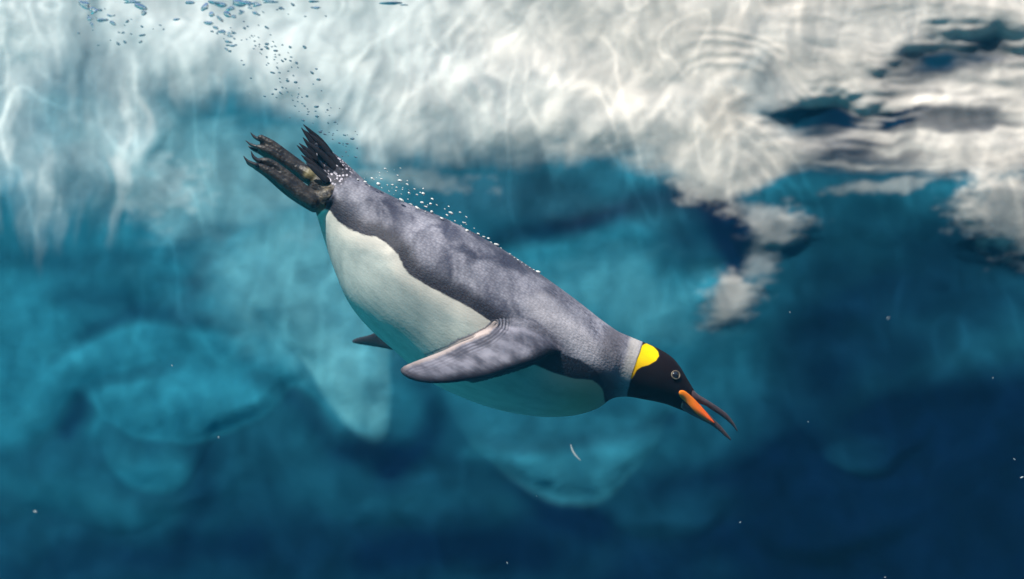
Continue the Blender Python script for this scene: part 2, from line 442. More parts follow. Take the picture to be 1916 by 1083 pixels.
blue_paint = simple_mat('blue_pool_paint', (0.006, 0.05, 0.09), 0.8, 0.35, 2.0)
floor_bounce = bpy.data.materials.new('pool_floor_bounce'); t = NT(floor_bounce)
tc = t.n('ShaderNodeTexCoord'); nz = t.noise(tc.outputs['Object'], 1.1, 4.0); sx = t.n('ShaderNodeSeparateXYZ'); t.set(sx.inputs[0], tc.outputs['Object'])
g = t.step(t.math('ADD', sx.outputs[0], t.math('MULTIPLY', t.math('SUBTRACT', nz.outputs[0], 0.5), 1.6)), -1.5, -0.8)  # turquoise side added out of view to bounce teal onto the belly
pr = t.n('ShaderNodeBsdfPrincipled', i_Roughness=0.85); t.set(pr.inputs['Base Color'], t.mix(g, rgb(0.04, 0.50, 0.60), rgb(0.004, 0.04, 0.075)))
t.set(t.out.inputs[0], pr.outputs[0])
box_sheet('pool_floor', [[(-7.2, -3, 0), (7.2, -3, 0), (7.2, 6, 0), (-7.2, 6, 0)]], floor_bounce, 'unseen pool floor, turquoise on one side to bounce light, deep blue on the other')
box_sheet('pool_wall', [[(-7.1, -3, 0), (-7.1, 6, 0), (-7.1, 6, 3), (-7.1, -3, 3)], [(7.1, 6, 0), (7.1, -3, 0), (7.1, -3, 3), (7.1, 6, 3)],
                        [(7.1, -2.9, 0), (-7.1, -2.9, 0), (-7.1, -2.9, 3), (7.1, -2.9, 3)]], blue_paint, 'blue painted side walls of the pool')

# ------------------------------------------------------------------ water surface
def build_surface():
    xs = np.concatenate([np.linspace(-7, -1.6, 70)[:-1], np.linspace(-1.6, 1.6, 330), np.linspace(1.6, 7, 70)[1:]])
    ys = np.concatenate([np.linspace(-2.85, 2.6, 70)[:-1], np.linspace(2.6, 5.2, 240)])
    X, Y = np.meshgrid(xs, ys)
    Z = WATER_Z + 0.014 * fbm(X * 1.2, Y * 1.6, 2, 61) + 0.0035 * fbm(X * 4, Y * 5, 2, 66) + 0.0006 * fbm(X * 14, Y * 26, 2, 69)
    # the hole torn by the diving bird
    d = np.hypot((X + 0.74) / 0.22, (Y - 3.9) / 0.5)
    Z = Z - 0.012 * np.exp(-d * d) * (1 + 0.25 * fbm(X * 14, Y * 9, 2, 72))
    ny, nx = X.shape
    co = np.stack([X, Y, Z], -1).reshape(-1, 3)
    idx = np.arange(nx * ny).reshape(ny, nx)
    f = np.stack([idx[:-1, :-1], idx[:-1, 1:], idx[1:, 1:], idx[1:, :-1]], -1).reshape(-1, 4)
    me = bpy.data.meshes.new('water')
    me.from_pydata(co.tolist(), [], f.tolist())
    me.polygons.foreach_set('use_smooth', [True] * len(me.polygons))
    m = bpy.data.materials.new('rippled_water'); t = NT(m)
    geo = t.n('ShaderNodeNewGeometry')
    pos = geo.outputs['Position']
    # transparency pattern imitating light that ripples bunch into bright lines
    # (pattern lies stretched along the slanting sun, so that it casts upright figures on the wall)
    sx = t.n('ShaderNodeSeparateXYZ'); t.set(sx.inputs[0], pos)
    dv = t.math('SUBTRACT', 4.30, sx.outputs[1])
    U = t.math('SUBTRACT', sx.outputs[0], t.math('MULTIPLY', dv, to_sun.x / -to_sun.y))
    V = t.math('DIVIDE', dv, -to_sun.y / to_sun.z)
    def uv(su, sv, off):
        cb = t.n('ShaderNodeCombineXYZ')
        t.set(cb.inputs[0], t.math('MULTIPLY', U, su)); t.set(cb.inputs[1], t.math('MULTIPLY', V, sv)); cb.inputs[2].default_value = off
        return cb.outputs[0]
    def ridge(vec, scale, power, dist=1.2):
        n = t.noise(vec, scale, 1.0, 0.4, dist).outputs[0]
        r = t.math('SUBTRACT', 1.0, t.math('ABSOLUTE', t.math('MULTIPLY', t.math('SUBTRACT', n, 0.5), 5.0)), clamp=True)
        return t.math('POWER', r, power)
    big = t.noise(uv(1.0, 0.7, 0.3), 13.0, 2.0, 0.5, 0.8).outputs[0]
    l1 = ridge(uv(1.0, 0.45, 1.7), 4.6, 12.0); l2 = ridge(uv(1.0, 0.55, 5.1), 8.0, 10.0); l3 = ridge(uv(0.5, 1.0, 9.4), 6.0, 12.0)
    gate = t.step(t.noise(uv(1, 1, 7.7), 2.2, 1.0).outputs[0], 0.42, 0.62)
    lines = t.math('MAXIMUM', l1, t.math('MAXIMUM', t.math('MULTIPLY', l2, 0.4)))
    lines = t.math('MULTIPLY', lines, t.math('ADD', 0.25, t.math('MULTIPLY', gate, 0.75)))
    # rings in the same pattern, imitating light focused by ring waves
    def rings(cu, cv, r0, r1, k, wid):
        du = t.math('SUBTRACT', U, cu); dd = t.math('SUBTRACT', V, cv)
        r = t.math('SQRT', t.math('ADD', t.math('MULTIPLY', du, du), t.math('MULTIPLY', dd, dd)))
        r = t.math('ADD', r, t.math('MULTIPLY', t.math('SUBTRACT', big, 0.5), 0.05))
        w = t.math('POWER', t.math('ADD', 0.5, t.math('MULTIPLY', t.math('SINE', t.math('MULTIPLY', r, k)), 0.5)), 4.0)
        win = t.math('MULTIPLY', t.step(r, r0 - wid, r0), t.math('SUBTRACT', 1.0, t.step(r, r1, r1 + wid)))
        side = t.math('MULTIPLY', t.step(dd, 0.04, -0.10), t.step(du, -0.04, 0.10))
        return t.math('MULTIPLY', t.math('MULTIPLY', w, win), side)
    rg = rings(0.50, 0.43, 0.19, 0.30, 2 * math.pi / 0.040, 0.04)
    tr = t.math('ADD', t.math('ADD', 0.42, t.math('MULTIPLY', t.step(big, 0.30, 0.70), 0.30)), t.math('MULTIPLY', lines, 0.44))
    tr = t.math('MINIMUM', t.math('ADD', tr, t.math('MULTIPLY', rg, 0.28)), 1.0)
    cc = t.n('ShaderNodeCombineColor'); [t.set(cc.inputs[k], tr) for k in range(3)]
    tb = t.n('ShaderNodeBsdfTransparent'); t.set(tb.inputs[0], cc.outputs[0])
    gl = t.n('ShaderNodeBsdfGlossy', i_Roughness=0.03); gl.inputs['Color'].default_value = rgb(0.97, 0.97, 0.97)
    lw = t.n('ShaderNodeLayerWeight', i_Blend=0.5)
    fac = t.step(lw.outputs['Facing'], 0.30, 0.40)      # beyond the critical angle the underside is a mirror
    fac = t.math('MAXIMUM', fac, 0.03)
    mx = t.n('ShaderNodeMixShader'); t.set(mx.inputs[0], fac); t.set(mx.inputs[1], tb.outputs[0]); t.set(mx.inputs[2], gl.outputs[0])
    t.set(t.out.inputs[0], mx.outputs[0])
    o = link('water', me, m)
    tag(o, 'rippled underside of the water surface along the top', None, kind='structure')
build_surface()

# ------------------------------------------------------------------ the water body, blue with distance
bm = bmesh.new()
bmesh.ops.create_cube(bm, size=1.0)
bmesh.ops.scale(bm, vec=(15.2, 10.0, 4.6), verts=bm.verts)
bmesh.ops.translate(bm, vec=(0, 1.6, 1.25), verts=bm.verts)
hz = bpy.data.materials.new('blue_water_body'); t = NT(hz)
pv = t.n('ShaderNodeVolumePrincipled')
pv.inputs['Color'].default_value = rgb(0.06, 0.42, 0.75)
pv.inputs['Density'].default_value = 0.011
pv.inputs['Absorption Color'].default_value = rgb(0.35, 0.75, 0.9)
t.set(t.out.inputs['Volume'], pv.outputs[0])
haze = link('haze', bm_mesh('haze', bm, False), hz)
tag(haze, 'clear blue water filling the pool around the penguin', None, kind='stuff')

# ------------------------------------------------------------------ penguin
root = bpy.data.objects.new('penguin', None)
scene.collection.objects.link(root)
root.location = Vector(W(940, 600))
root.empty_display_size = 0.1
tag(root, 'king penguin diving head down with open beak and yellow neck patch', 'penguin')

DORSAL_VENTRAL = [  # back edge, belly edge, width factor
    (618, 322, 586, 378, .70), (655, 326, 595, 410, .78), (700, 350, 609, 455, .88), (760, 379, 627, 508, .93), (830, 407, 654, 568, .97),
    (890, 437, 694, 617, 1.0), (950, 472, 744, 661, 1.02), (1000, 505, 800, 711, 1.03), (1050, 540, 870, 745, 1.02), (1090, 570, 940, 768, 1.0),
    (1120, 594, 1010, 779, .97), (1145, 612, 1072, 777, .93), (1159, 621, 1117, 764, .88), (1173, 627, 1144, 746, .84), (1192, 635, 1173, 742, .82),
    (1212, 643, 1204, 747, .82), (1234, 653, 1230, 752, .82), (1256, 667, 1249, 757, .80), (1272, 685, 1264, 763, .76), (1285, 707, 1277, 768, .70),
    (1296, 725, 1289, 773, .60), (1304, 737, 1299, 777, .50)]

def build_body():
    bm = bmesh.new()
    S = spline(DORSAL_VENTRAL, 150)
    rings = []
    for dx, dy, vx, vy, wf in S:
        a = W(dx, dy); b = W(vx, vy)
        rings.append(ring_between(a, b, np.linalg.norm(a - b) / 2 * wf, 56))
    # rounded ends
    def shrink(r, q, sh):
        c = np.mean(r, axis=0)
        return [c + (p - c) * q + sh for p in r]
    ax0 = np.mean(rings[0], axis=0) - np.mean(rings[4], axis=0); ax0 /= np.linalg.norm(ax0)
    ax1 = np.mean(rings[-1], axis=0) - np.mean(rings[-4], axis=0); ax1 /= np.linalg.norm(ax1)
    rings = [shrink(rings[0], .3, ax0 * .022), shrink(rings[0], .75, ax0 * .014)] + rings + [shrink(rings[-1], .75, ax1 * .004), shrink(rings[-1], .3, ax1 * .007)]
    loft(bm, rings)

    def blade(secs, n=60, seg=20):
        S = spline(secs, n)
        rr = []
        for ux, uy, uyd, lx, ly, lyd, th in S:
            a = W(ux, uy, uyd); b = W(lx, ly, lyd)
            c = (a + b) / 2; h = (a - b) / 2
            # blade normal, roughly towards the viewer and up
            tdir = np.array([-0.95, 0.0, -0.3]) if True else None
            nrm = np.cross(h, tdir); nrm /= np.linalg.norm(nrm) + 1e-9
            ring = []
            for k in range(seg):
                th_ = 2 * math.pi * k / seg
                ct, st = math.cos(th_), math.sin(th_)
                ring.append(c + h * math.copysign(abs(ct) ** .8, ct) + nrm * th * st)
            rr.append(ring)
        loft(bm, rr)
    N = D
    blade([(1010, 606, N - .060, 1066, 664, N - .080, .016), (980, 604, N - .088, 1036, 660, N - .115, .017), (945, 604, N - .104, 1005, 675, N - .140, .0165),
           (920, 610, N - .118, 960, 690, N - .158, .015), (890, 630, N - .132, 915, 704, N - .172, .013), (860, 642, N - .145, 872, 712, N - .184, .0115),
           (830, 656, N - .158, 838, 716, N - .194, .010), (800, 668, N - .170, 808, 716.5, N - .203, .009), (775, 678, N - .180, 783, 713, N - .210, .008),
           (757, 687, N - .188, 764, 706, N - .212, .007), (749, 694, N - .196, 752, 698, N - .208, .004)])
    blade([(1000, 590, N + .05, 1000, 670, N + .06, .016), (900, 585, N + .12, 900, 680, N + .13, .016), (800, 594, N + .19, 800, 668, N + .20, .012),
           (730, 610, N + .24, 730, 654, N + .25, .009), (692, 626, N + .27, 692, 647, N + .28, .006), (672, 631, N + .285, 672, 644, N + .29, .005), (659, 636, N + .295, 659, 641, N + .298, .004)])
    # tail root
    s = D / F
    tube(bm, [W(666, 357), W(645, 333), W(626, 312), W(608, 292), W(596, 274)], [26 * s, 23 * s, 20 * s, 16 * s, 9 * s], 18, 0.9)
    # legs and webbed feet, toes pressed together behind the body
    ny, fy = D - .030, D + .014
    def toe(pts, rads, y, flat=.8):
        q = spline([(a, b, r) for (a, b), r in zip(pts, rads)], 14)
        tube(bm, [W(a, b, y) for a, b, r in q], [max(r, 1.5) * s for a, b, r in q], 14, flat)
    # upper foot: shank, heel knob, three toes
    toe([(622, 352), (603, 345), (588, 332)], [20, 19, 17], fy - .005)
    toe([(592, 336), (579, 327), (566, 318)], [15, 18, 13], fy - .012, 1.1)
    toe([(572, 318), (553, 304), (532, 288), (508, 270), (488, 258)], [10, 10, 9.5, 9, 7], fy)
    toe([(570, 324), (548, 312), (526, 298), (503, 283), (484, 275)], [11, 10, 9, 8, 6], fy - .010)
    toe([(566, 330), (545, 320), (522, 306), (500, 291), (486, 284)], [11, 10, 8, 7, 5], fy - .004)
    toe([(572, 322), (545, 308), (518, 290), (496, 274)], [14, 15, 15, 12], fy + .003, .5)
    # lower foot
    toe([(612, 372), (596, 376), (582, 372)], [22, 20, 18], ny)
    toe([(588, 368), (570, 356), (549, 338), (525, 318), (503, 303), (484, 301)], [11, 11, 10, 9, 8, 6], ny)
    toe([(586, 378), (564, 366), (540, 348), (515, 330), (494, 316), (478, 309)], [13, 13, 12, 10, 8.5, 6], ny - .012)
    toe([(588, 388), (566, 374), (540, 356), (516, 337), (495, 322), (478, 313)], [10, 11, 11, 9, 7, 5], ny + .006)
    toe([(588, 377), (560, 360), (530, 337), (498, 313)], [16, 19, 19, 14], ny + .002, .45)
    raw = bm_mesh('body_raw', bm)
    ob = bpy.data.objects.new('body_raw', raw)
    scene.collection.objects.link(ob)
    rm = ob.modifiers.new('r', 'REMESH'); rm.mode = 'VOXEL'; rm.voxel_size = 0.0021
    sm = ob.modifiers.new('s', 'SMOOTH'); sm.factor = 0.5; sm.iterations = 4
    dg = bpy.context.evaluated_depsgraph_get()
    me = bpy.data.meshes.new_from_object(ob.evaluated_get(dg))
    me.name = 'body'
    bpy.data.objects.remove(ob)
    me.polygons.foreach_set('use_smooth', [True] * len(me.polygons))
    return me

body = build_body()
nv = len(body.vertices)
co = np.empty(nv * 3, np.float32); body.vertices.foreach_get('co', co); co = co.reshape(-1, 3).astype(float)
yy = D - np.abs(co[:, 1] - D)                       # the far flank mirrors the near one
PX = CX + co[:, 0] / yy * F; PY = CY - (co[:, 2] - CAMZ) / yy * F

belly_edge = [(588, 391), (600, 388), (618, 394), (632, 413), (654, 429), (686, 441), (704, 443), (726, 457), (745, 476), (755, 498), (767, 514), (795, 532), (827, 548), (858, 564),
              (890, 583), (924, 606), (950, 640), (1000, 681), (1037, 697), (1073, 707), (1108, 711), (1124, 721), (1133, 737)]
BELLY = belly_edge + [(1150, 770), (1100, 860), (600, 900), (420, 600), (560, 420)]
BAND = [(950, 640), (995, 672), (1051, 662), (1086, 674), (1113, 692), (1128, 716), (1134, 738), (1141, 752), (1132, 752), (1128, 728), (1112, 710), (1073, 707), (1037, 697), (1000, 681)]
HEADP = [(1203, 600), (1203, 640), (1192, 672), (1180, 710), (1175, 730), (1170, 760), (1240, 850), (1420, 850), (1420, 600)]
YELLOW = [(1202, 646), (1210, 642), (1222, 648), (1231, 658), (1233, 666), (1227, 675), (1215, 682), (1200, 687), (1192, 692), (1186, 702), (1181, 710), (1180, 706), (1187, 685), (1195, 666)]
FEET = [(430, 220), (500, 240), (560, 292), (592, 314), (606, 334), (627, 348), (622, 364), (612, 376), (610, 388), (604, 394), (590, 408), (560, 400), (430, 320)]
FLIP = [(1000, 604), (1026, 627), (1047, 642), (1052, 657), (1034, 661), (1012, 670), (987, 681), (951, 693), (902, 707), (853, 716), (816, 719), (786, 716), (762, 708), (744, 697), (746, 690), (767, 678), (803, 666), (840, 651), (860, 639), (887, 629), (911, 617), (926, 603), (943, 600), (975, 601)]
flip_near = (co[:, 1] < D - 0.088) & (poly_sd(PX, PY, FLIP) > -6) & (PX < 1060)
flip_far = co[:, 1] > D + 0.13
band_axis = PX
A = {}
A['belly'] = poly_sd(PX, PY, BELLY)
A['band'] = poly_sd(PX, PY, BAND)
A['head'] = poly_sd(PX, PY, HEADP)
A['yellow'] = poly_sd(PX, PY, YELLOW)
A['foot'] = poly_sd(PX, PY, FEET)
A['flipper'] = np.where(flip_near, 1.0, 0.0)
A['farflip'] = np.where(flip_far, 1.0, 0.0)
upper = [(926, 604), (911, 618), (887, 630), (860, 641), (840, 652), (803, 668), (767, 679), (748, 693)]
lower = [(1034, 659), (1012, 669), (987, 680), (951, 692), (902, 706), (853, 714), (816, 718), (786, 714), (762, 706), (750, 697)]
FXp = CX + co[:, 0] / co[:, 1] * F; FYp = CY - (co[:, 2] - CAMZ) / co[:, 1] * F
A['flip_up'] = line_d(FXp, FYp, upper)
A['flip_low'] = line_d(FXp, FYp, lower)
# distance along the back and collar
A['collar'] = line_d(PX, PY, [(1190, 630), (1184, 665), (1172, 700)])
A['neckdark'] = line_d(PX, PY, [(1150, 630), (1142, 665), (1152, 700), (1160, 735)])
A['shoulder'] = line_d(PX, PY, [(1010, 570), (1060, 615), (1100, 655), (1140, 690)])
A['tail'] = poly_sd(PX, PY, [(560, 230), (590, 235), (664, 318), (654, 334), (640, 346), (618, 347), (600, 310), (560, 280)])
A['heel'] = np.hypot(PX - 580, PY - 326)
A['px'] = PX; A['py'] = PY
for k, v in A.items():
    a = body.attributes.new(k, 'FLOAT', 'POINT'); a.data.foreach_set('value', v.astype(np.float32))

def body_material():
    m = bpy.data.materials.new('penguin_plumage'); t = NT(m)
    tc = t.n('ShaderNodeTexCoord'); obj = tc.outputs['Object']
    at = lambda n: t.attr(n).outputs['Fac']
    # body-aligned coordinates: x along the back, z across
    mp = t.n('ShaderNodeMapping'); t.set(mp.inputs[0], obj); mp.inputs['Rotation'].default_value = (0, -math.radians(31), 0)
    along = mp.outputs[0]
    mp2 = t.n('ShaderNodeMapping'); t.set(mp2.inputs[0], along); mp2.inputs['Scale'].default_value = (0.30, 1.0, 1.0)
    mp3 = t.n('ShaderNodeMapping'); t.set(mp3.inputs[0], obj); mp3.inputs['Scale'].default_value = (1.5, 1.0, 0.8)
    big = t.noise(mp3.outputs[0], 17.0, 2.5, 0.5, 0.6); mid = t.noise(mp2.outputs[0], 55.0, 4.0, 0.6); fine = t.noise(mp2.outputs[0], 330.0, 3.0, 0.7)
    mp4 = t.n('ShaderNodeMapping'); t.set(mp4.inputs[0], along); mp4.inputs['Scale'].default_value = (0.62, 1.0, 1.0)
    vor = t.n('ShaderNodeTexVoronoi', feature='F1', i_Scale=270.0, i_Randomness=0.7); t.set(vor.inputs['Vector'], mp4.outputs[0])
    wob = t.math('MULTIPLY', t.math('SUBTRACT', mid.outputs[0], 0.5), 9.0)
    wob = t.math('ADD', wob, t.math('MULTIPLY', t.math('SUBTRACT', fine.outputs[0], 0.5), 7.0))
    # back: slate and silver feathers, light dapples painted in by the large noise
    slate = rgb(0.040, 0.044, 0.074); silver = rgb(0.375, 0.378, 0.445)
    tone = t.math('ADD', t.math('MULTIPLY', t.step(big.outputs[0], 0.34, 0.68), 0.60), t.math('MULTIPLY', mid.outputs[0], 0.24))
    tone = t.math('ADD', tone, t.math('MULTIPLY', t.math('SUBTRACT', 0.62, vor.outputs['Distance']), 0.30), clamp=True)
    tone = t.math('MULTIPLY', tone, tone)
    back = t.mix(tone, slate, silver)
    # shoulders and nape more silvery, with a sheen painted along the shoulder
    sh = t.math('MULTIPLY', t.step(at('px'), 930.0, 1120.0), t.step(fine.outputs[0], 0.3, 0.7))
    back = t.mix(t.math('MULTIPLY', sh, 0.5), back, rgb(0.42, 0.42, 0.50))
    back = t.mix(t.math('MULTIPLY', t.math('SUBTRACT', 1.0, t.step(t.math('ADD', at('shoulder'), t.math('MULTIPLY', wob, 2.0)), 6.0, 38.0)), t.math('ADD', 0.25, t.math('MULTIPLY', fine.outputs[0], 0.6))), back, rgb(0.50, 0.49, 0.54))
    # dark margin towards the belly
    edge = t.step(t.math('ADD', at('belly'), t.math('MULTIPLY', wob, 1.4)), -42.0, -14.0)
    back = t.mix(t.math('MULTIPLY', edge, 0.92), back, rgb(0.016, 0.016, 0.027))
    back = t.mix(t.math('MULTIPLY', t.math('SUBTRACT', 1.0, t.step(at('neckdark'), 8.0, 34.0)), 0.6), back, rgb(0.12, 0.11, 0.13))
    back = t.mix(t.math('MULTIPLY', t.math('SUBTRACT', 1.0, t.step(at('collar'), 4.0, 17.0)), 0.75), back, rgb(0.44, 0.42, 0.40))
    # belly, shading painted in: cream near its upper edge, greyer below
    bel = t.mix(t.step(mid.outputs[0], 0.35, 0.7), rgb(0.36, 0.40, 0.385), rgb(0.28, 0.32, 0.31))
    bel = t.mix(t.math('MULTIPLY', t.math('SUBTRACT', 1.0, t.step(t.math('ADD', at('belly'), t.math('MULTIPLY', wob, 2.0)), 4.0, 36.0)), 0.75), bel, rgb(0.62, 0.58, 0.52))
    bel = t.mix(t.math('MULTIPLY', t.step(at('px'), 980.0, 1120.0), 0.55), bel, rgb(0.42, 0.37, 0.17))
    c = t.mix(t.step(t.math('ADD', at('belly'), t.math('MULTIPLY', wob, 0.7)), -2.0, 2.0), back, bel)
    c = t.mix(t.step(t.math('ADD', at('band'), t.math('MULTIPLY', wob, 0.35)), -2.5, 1.5), c, rgb(0.018, 0.022, 0.036))
    # flippers
    fl = t.mix(t.step(t.math('ADD', mid.outputs[0], t.math('MULTIPLY', t.math('SUBTRACT', big.outputs[0], 0.5), 0.9)), 0.3, 0.75), rgb(0.060, 0.062, 0.088), rgb(0.255, 0.255, 0.315))
    fu = at('flip_up')
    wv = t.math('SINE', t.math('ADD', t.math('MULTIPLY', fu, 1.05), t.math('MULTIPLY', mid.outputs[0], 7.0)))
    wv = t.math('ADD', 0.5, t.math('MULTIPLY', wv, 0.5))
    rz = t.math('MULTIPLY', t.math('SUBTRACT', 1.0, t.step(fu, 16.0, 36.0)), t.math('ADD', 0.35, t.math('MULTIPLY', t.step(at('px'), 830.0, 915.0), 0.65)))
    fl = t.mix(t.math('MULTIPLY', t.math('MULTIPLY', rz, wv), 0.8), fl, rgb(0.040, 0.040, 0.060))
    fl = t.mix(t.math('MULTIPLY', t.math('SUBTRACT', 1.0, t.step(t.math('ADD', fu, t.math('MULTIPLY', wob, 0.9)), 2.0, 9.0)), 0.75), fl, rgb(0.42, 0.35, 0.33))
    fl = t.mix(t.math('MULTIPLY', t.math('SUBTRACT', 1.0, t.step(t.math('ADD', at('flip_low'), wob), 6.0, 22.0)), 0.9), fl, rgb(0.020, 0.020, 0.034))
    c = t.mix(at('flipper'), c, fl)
    c = t.mix(at('farflip'), c, rgb(0.02, 0.025, 0.035))  # white underside of the far flipper painted dark for shade
    # tail root and its white flecks
    tl = t.math('MULTIPLY', t.step(t.math('ADD', at('tail'), wob), -4.0, 8.0), 0.9)
    fleck = t.n('ShaderNodeTexVoronoi', feature='F1', i_Scale=190.0); t.set(fleck.inputs['Vector'], obj)
    tcol = t.mix(t.step(fleck.outputs['Distance'], 0.44, 0.28), rgb(0.022, 0.022, 0.032), rgb(0.50, 0.48, 0.57))
    c = t.mix(tl, c, tcol)
    # feet
    ftn = t.noise(obj, 75.0, 5.0, 0.6)
    fc = t.mix(t.step(ftn.outputs[0], 0.4, 0.68), rgb(0.013, 0.012, 0.013), rgb(0.040, 0.035, 0.032))
    fc = t.mix(t.math('MULTIPLY', t.step(at('px'), 584.0, 600.0), t.step(ftn.outputs[0], 0.42, 0.6)), fc, rgb(0.075, 0.062, 0.042))
    fc = t.mix(t.math('MULTIPLY', t.math('SUBTRACT', 1.0, t.step(at('heel'), 5.0, 17.0)), 0.8), fc, rgb(0.17, 0.15, 0.075))
    isft = t.step(t.math('ADD', at('foot'), t.math('MULTIPLY', wob, 0.3)), -1.0, 2.0)
    c = t.mix(isft, c, fc)
    # head
    hd = t.step(t.math('ADD', at('head'), t.math('MULTIPLY', wob, 0.25)), -1.5, 1.5)
    c = t.mix(hd, c, t.mix(mid.outputs[0], rgb(0.006, 0.003, 0.005), rgb(0.014, 0.009, 0.010)))
    c = t.mix(t.step(t.math('ADD', at('yellow'), t.math('MULTIPLY', wob, 0.28)), -1.3, 1.3), c, t.mix(t.step(t.math('ADD', at('py'), wob), 664.0, 704.0), t.mix(mid.outputs[0], rgb(0.62, 0.42, 0.001), rgb(0.86, 0.62, 0.002)), rgb(0.76, 0.38, 0.002)))
    pr = t.n('ShaderNodeBsdfPrincipled')
    t.set(pr.inputs['Base Color'], c)
    t.set(pr.inputs['Roughness'], t.mix(isft, rgb(.62, .62, .62), rgb(.42, .42, .42)))
    t.set(pr.inputs['Specular IOR Level'], t.math('ADD', 0.26, t.math('MULTIPLY', hd, -0.20)))
    h = t.math('ADD', t.math('MULTIPLY', vor.outputs['Distance'], 0.5), t.math('MULTIPLY', fine.outputs[0], 0.6))
    h = t.math('ADD', h, t.math('MULTIPLY', mid.outputs[0], 0.9))
    h = t.math('ADD', h, t.math('MULTIPLY', t.math('MULTIPLY', rz, at('flipper')), t.math('MULTIPLY', wv, -1.2)))
    h = t.math('ADD', h, t.math('MULTIPLY', isft, t.math('MULTIPLY', ftn.outputs[0], 2.0)))
    h = t.math('MULTIPLY', h, t.math('SUBTRACT', 1.0, t.math('MULTIPLY', hd, 0.8)))
    b = t.n('ShaderNodeBump', i_Distance=0.0022)
    t.set(b.inputs['Strength'], t.math('ADD', 0.50, t.math('MULTIPLY', t.step(at('belly'), -4.0, 4.0), -0.32)))
    t.set(b.inputs['Height'], h); t.set(pr.inputs['Normal'], b.outputs[0])
    t.set(t.out.inputs[0], pr.outputs[0])
    return m

# move the mesh so that its origin is the root's own
body_o = link('body', body, body_material(), root)
bvh_body = BVHTree.FromPolygons([tuple(v) for v in co], [tuple(p.vertices) for p in body.polygons])

def near_surface(px, py, trees):
    """nearest surface seen along the ray through a photo position"""
    o = Vector((0, 0, CAMZ)); d = (Vector(W(px, py)) - o).normalized()
    best = None
    for tr in trees:
        h = tr.ray_cast(o, d)
        if h[0] is not None and (best is None or h[3] < best[3]):
            best = h
    return best

def px_loft(name, secs, mat, parent, n=28, seg=20):
    bm = bmesh.new(); S = spline(secs, n); rr = []
    for dx, dy, vx, vy, w in S:
        rr.append(ring_between(W(dx, dy), W(vx, vy), w * D / F, seg))
    loft(bm, rr)
    me = bm_mesh(name, bm)
    return link(name, me, mat, parent), me

def bvh_of(me):
    return BVHTree.FromPolygons([tuple(v.co) for v in me.vertices], [tuple(p.vertices) for p in me.polygons])

beak_black = simple_mat('dark_horn', (0.045, 0.030, 0.034), 0.33, 0.4, 90.0, 0.3)
um, um_me = px_loft('upper_mandible', [(1280, 718, 1280, 745, 12), (1295, 727, 1298, 752, 14), (1306, 737.5, 1309, 755, 12.5), (1319, 745.5, 1320, 759, 10.5), (1334, 755, 1332, 767, 9), (1349, 765, 1346, 776, 7.5),
                     (1361, 775, 1358, 785, 6), (1371, 788, 1368.5, 794.5, 4.5), (1376.5, 797, 1374.5, 801.5, 3), (1380.5, 806, 1379, 807, 1)], beak_black, root)
lm, lm_me = px_loft('lower_mandible', [(1276, 734, 1272, 764, 22), (1290, 743, 1286, 772, 18), (1304, 752, 1301, 780, 14), (1314, 762, 1312, 785.5, 11.5), (1325, 773, 1323, 791, 9.5), (1337, 785.5, 1333, 797, 7.5),
                     (1348, 796, 1344.5, 805.5, 6), (1358, 808, 1355.5, 815.5, 4), (1368.5, 822, 1367, 824, 1)], beak_black, root)

# orange plates along the lower mandible, one on each side
ORANGE = [(1270.2, 734, 1270.4, 737), (1271.5, 731.2, 1272, 741), (1275, 730, 1276.5, 746), (1281, 731, 1282, 751.5), (1289, 737, 1290, 760), (1297, 744, 1298, 769), (1306, 753, 1307, 777), (1315, 763, 1316, 783), (1325, 775, 1326, 789.5), (1333, 785, 1333, 791.5), (1337, 790, 1336.5, 792)]
om = bpy.data.materials.new('orange_plate'); t = NT(om)
tc = t.n('ShaderNodeTexCoord'); nz = t.noise(tc.outputs['Object'], 70.0, 4.0)
sx = t.n('ShaderNodeSeparateXYZ'); t.set(sx.inputs[0], tc.outputs['Object'])
gx = t.step(sx.outputs[0], W(1272, 740)[0], W(1335, 740)[0])
oc = t.mix(t.math('ADD', gx, t.math('MULTIPLY', t.math('SUBTRACT', nz.outputs[0], .5), .5)), rgb(0.92, 0.24, 0.012), rgb(0.72, 0.09, 0.018))
pr = t.n('ShaderNodeBsdfPrincipled', i_Roughness=0.35); t.set(pr.inputs['Base Color'], oc); t.set(t.out.inputs[0], pr.outputs[0])
trees = [bvh_body, bvh_of(lm_me), bvh_of(um_me)]
S = spline(ORANGE, 26)
grid = []
for dx, dy, vx, vy in S:
    row = []
    for q in np.linspace(0, 1, 9):
        px, py = dx + (vx - dx) * q, dy + (vy - dy) * q
        h = near_surface(px, py, trees[:2])
        y = h[0].y if h else None
        row.append([px, py, y])
    ys_ = [r[2] for r in row if r[2] is not None]
    if ys_:
        ym = float(np.median(ys_))
    for r in row:
        if r[2] is None: r[2] = ym + .004
    grid.append(row)
gy = np.array([[c[2] for c in r] for r in grid])
for _ in range(3):
    g2 = np.pad(gy, 1, mode='edge'); gy = (g2[1:-1, 1:-1] * 2 + g2[:-2, 1:-1] + g2[2:, 1:-1] + g2[1:-1, :-2] + g2[1:-1, 2:]) / 6
